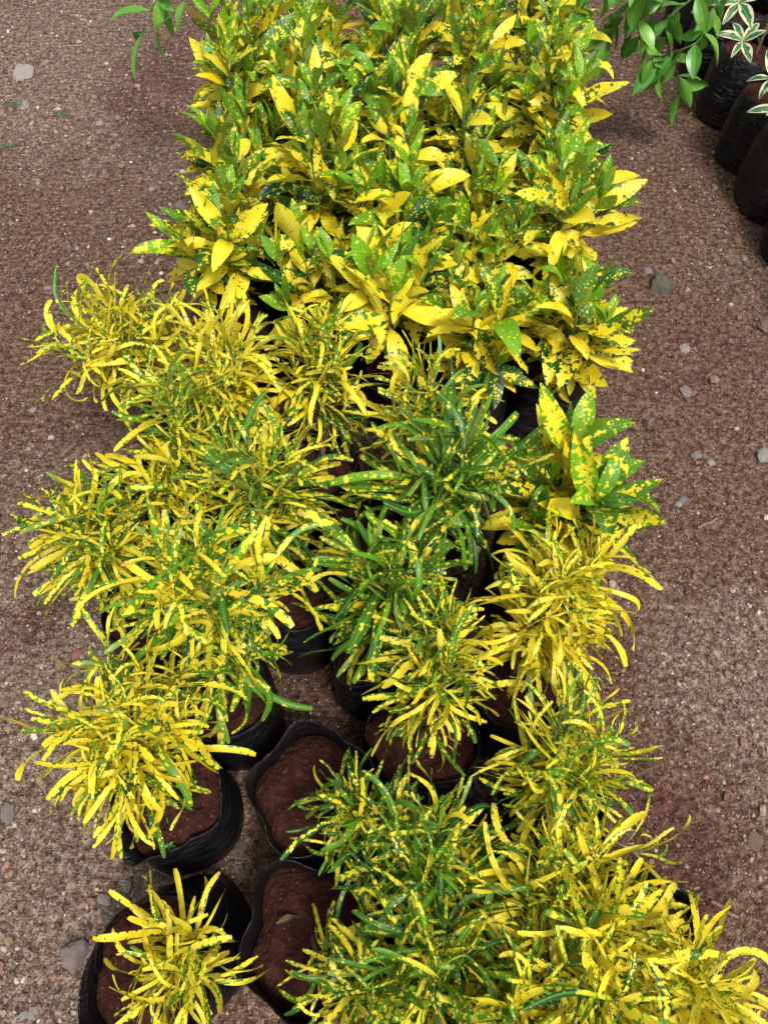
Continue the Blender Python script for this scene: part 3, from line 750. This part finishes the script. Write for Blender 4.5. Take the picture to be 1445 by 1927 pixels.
def creeper(label, base, stems, bag, seed):
    o, sc = potted('leafy_creeper', label, 'potted plant', base, None, **bag)
    rs = random.Random(seed); parts = []
    for pts, nl in stems:
        P = [sc - Vector((0, 0, .01))] + [p - base for p in pts]
        # smooth polyline (Catmull-Rom)
        Q = []
        E = [P[0]] + P + [P[-1]]
        for i in range(1, len(E)-2):
            for t in (0, .25, .5, .75):
                a, b, c, d = E[i-1:i+3]
                Q.append(.5*((2*b) + (c-a)*t + (2*a-5*b+4*c-d)*t*t + (3*b-a-3*c+d)*t**3))
        Q.append(P[-1])
        parts.append(tube(Q, [.0034*(1-.6*i/len(Q)) for i in range(len(Q))], 5))
        m = len(Q)
        for k in range(nl):
            f = 1 - (k/nl)*.72; i = min(m-2, int(f*(m-1))); c = Q[i].lerp(Q[i+1], rs.random())
            ax = (Q[i+1]-Q[i]).normalized(); e1 = ax.orthogonal().normalized(); e2 = ax.cross(e1)
            a = k*math.pi + rs.gauss(0, .7); th = rs.uniform(.6, 1.3)
            d = ax*math.cos(th) + (e1*math.cos(a)+e2*math.sin(a))*math.sin(th) + Vector((rs.gauss(0, .25), rs.gauss(0, .25), -.2 + rs.gauss(0, .25)))
            s = rs.uniform(.7, 1.6)
            link('leaf', CREEP[rs.randrange(10)][0], o, leaf_frame(c, d.normalized(), Vector((0, 0, 1)), (s*rs.uniform(.85, 1.2), s), rs.gauss(0, .6)))
    V, Qf = join(parts); link('stem', mesh_np('stem', [tuple(v) for v in V], Qf, M_STEM), o)
creeper('plain green leafy creeper arching over the path from the far bag row', B[6], [
    ([Vector((1.12, 2.95, .60)), at(1330, -40, .52), at(1255, 40, .42), at(1268, 115, .30), at(1285, 178, .20)], 26),
    ([Vector((1.08, 2.95, .66)), at(1250, -50, .58), at(1180, 10, .50), at(1150, 60, .42), at(1125, 95, .36)], 24),
    ([Vector((1.15, 2.95, .58)), at(1380, -45, .50), at(1330, 30, .42), at(1310, 80, .36), at(1225, 110, .32)], 22),
    ([Vector((1.05, 3.0, .70)), at(1200, -80, .64), at(1120, -15, .58), at(1100, 20, .54)], 14),
    ([Vector((1.1, 2.95, .62)), at(1290, -60, .56), at(1215, -5, .50), at(1200, 60, .42), at(1235, 130, .30)], 22)], BAG2, 4)
creeper('thin plain green creeper twig poking out beside the broad-leaved block', creeper_slot, [
    ([at(400, -40, .60), at(350, 0, .56), at(310, 40, .50), at(262, 66, .46)], 6),
    ([at(380, -70, .62), at(330, -20, .58), at(300, -5, .54), at(282, 22, .50)], 5),
    ([creeper_slot + Vector((.03, .02, .45)), creeper_slot + Vector((.06, .08, .62))], 7)], dict(), 8)

# ------------------------------------------------------------------ small things on the ground and in the bags
def seedling(px, py, z, label, n=6, s=1.0):
    p = at(px, py, z); o = empty('seedling', p - Vector((0, 0, .012))); tag(o, label, 'seedling')
    rs = random.Random(int(px)); V, Q = tube([(0, 0, -.01), (0, 0, .018*s)], [.0008, .0006], 5)
    link('stem', mesh_np('stem', [tuple(v) for v in V], Q, M_WEED, uvs={'rel': [(0, 0)]*len(V), 'flat': [(0, 0)]*len(V)}), o)
    for k in range(n):
        a = k*2.4; d = Vector((math.cos(a), math.sin(a), .35))
        link('leaf', WEED[k % 4][0], o, leaf_frame(Vector((0, 0, .006*s + .012*s*k/n)), d, Vector((0, 0, 1)), (s*rs.uniform(.7, 1.2),)*2))
seedling(760, 1382, .215, 'tiny green weed seedling growing in the red soil of a bag', 7, 1.25)
seedling(842, 1396, .212, 'very small weed seedling at the rim of the same bag', 4, .8)
seedling(318, 1592, .205, 'tiny round-leaved weed seedling in the bag with folded rim', 5, .7)
def sprig(px, py, ang, label, s=1.0):
    p = at(px, py, .004); o = empty('fern_sprig', p); tag(o, label, 'weed'); o.rotation_euler = (0, 0, ang)
    parts = [tube([(0, 0, .002), (.03*s, 0, .012), (.06*s, 0, .006)], [.0008, .0007, .0004], 4)]
    for k in range(11):
        x = .006*s + .005*s*k; l = .016*s*(1-.05*k)
        for sg in (-1, 1):
            parts.append(tube([(x, 0, .009), (x+.006*s, sg*l*.6, .013), (x+.010*s, sg*l, .007)], [.0009, .0008, .0003], 4))
    V, Q = join(parts)
    link('frond', mesh_np('frond', [tuple(v) for v in V], Q, M_WEED, uvs={'rel': [(.2, .5)]*len(V), 'flat': [(.01, .01)]*len(V)}), o)
sprig(100, 214, -.3, 'feathery green sprig lying alone on the open path')
sprig(4, 205, .2, 'feathery green weed rooted at the margin of the open path', 1.2)
sprig(-6, 285, .4, 'second feathery weed clump at the margin of the open path', 1.2)
def stick(px, py, ang, l, label):
    p = at(px, py, .006); o = empty('dry_twig', p); o.rotation_euler = (0, 0, ang); tag(o, label, 'twig')
    V, Q = tube([(-l/2, 0, 0), (-l/6, .002, .001), (l/5, -.001, .002), (l/2, .002, 0)], [.0034, .0038, .0036, .0030], 6)
    link('wood', mesh_np('wood', [tuple(v) for v in V], Q, M_ST['brown']), o)
M_DRY = plain_leaf('dry_leaf', (.10, .055, .03), (.24, .15, .08), .8)
def dry_leaf(px, py, z, ang, sc_, label, k):
    g_ = leaf_geo(.05, .016, prof_oval, 10, 4, .25, 1.1, 1.2, .3, .8, .5, .25, 2, k)
    o = link('dry_leaf', mesh_np('dry_leaf', g_[0], g_[1], M_DRY, uvs={'rel': g_[2], 'flat': g_[3]}))
    o.location = at(px, py, z); o.rotation_euler = (0, 0, ang); o.scale = (sc_,)*3; tag(o, label, 'dry leaf')
dry_leaf(1140, 735, .003, .3, .9, 'curled tan dead leaf on the path near the broad-leaved block', 1)
dry_leaf(520, 1738, .196, -1.2, .8, 'crumpled brown dead leaf in the bag with the bent woody stem', 2)
dry_leaf(478, 1840, .19, 2.6, .6, 'yellow-brown withered leaf at the inner wall of the woody-stemmed bag', 3)
dry_leaf(690, 1495, .196, .8, .6, 'withered leaf scrap at the rim of the open round bag', 4)
dry_leaf(1228, 1085, .003, 1.9, .5, 'small dark leaf scrap on the path near the glowing yellow croton', 5)
stick(1331, 985, .45, .06, 'short weathered grey twig on the path by the lone croton')
stick(1362, 1712, -.6, .05, 'pinkish splinter of wood on the gravelly path')
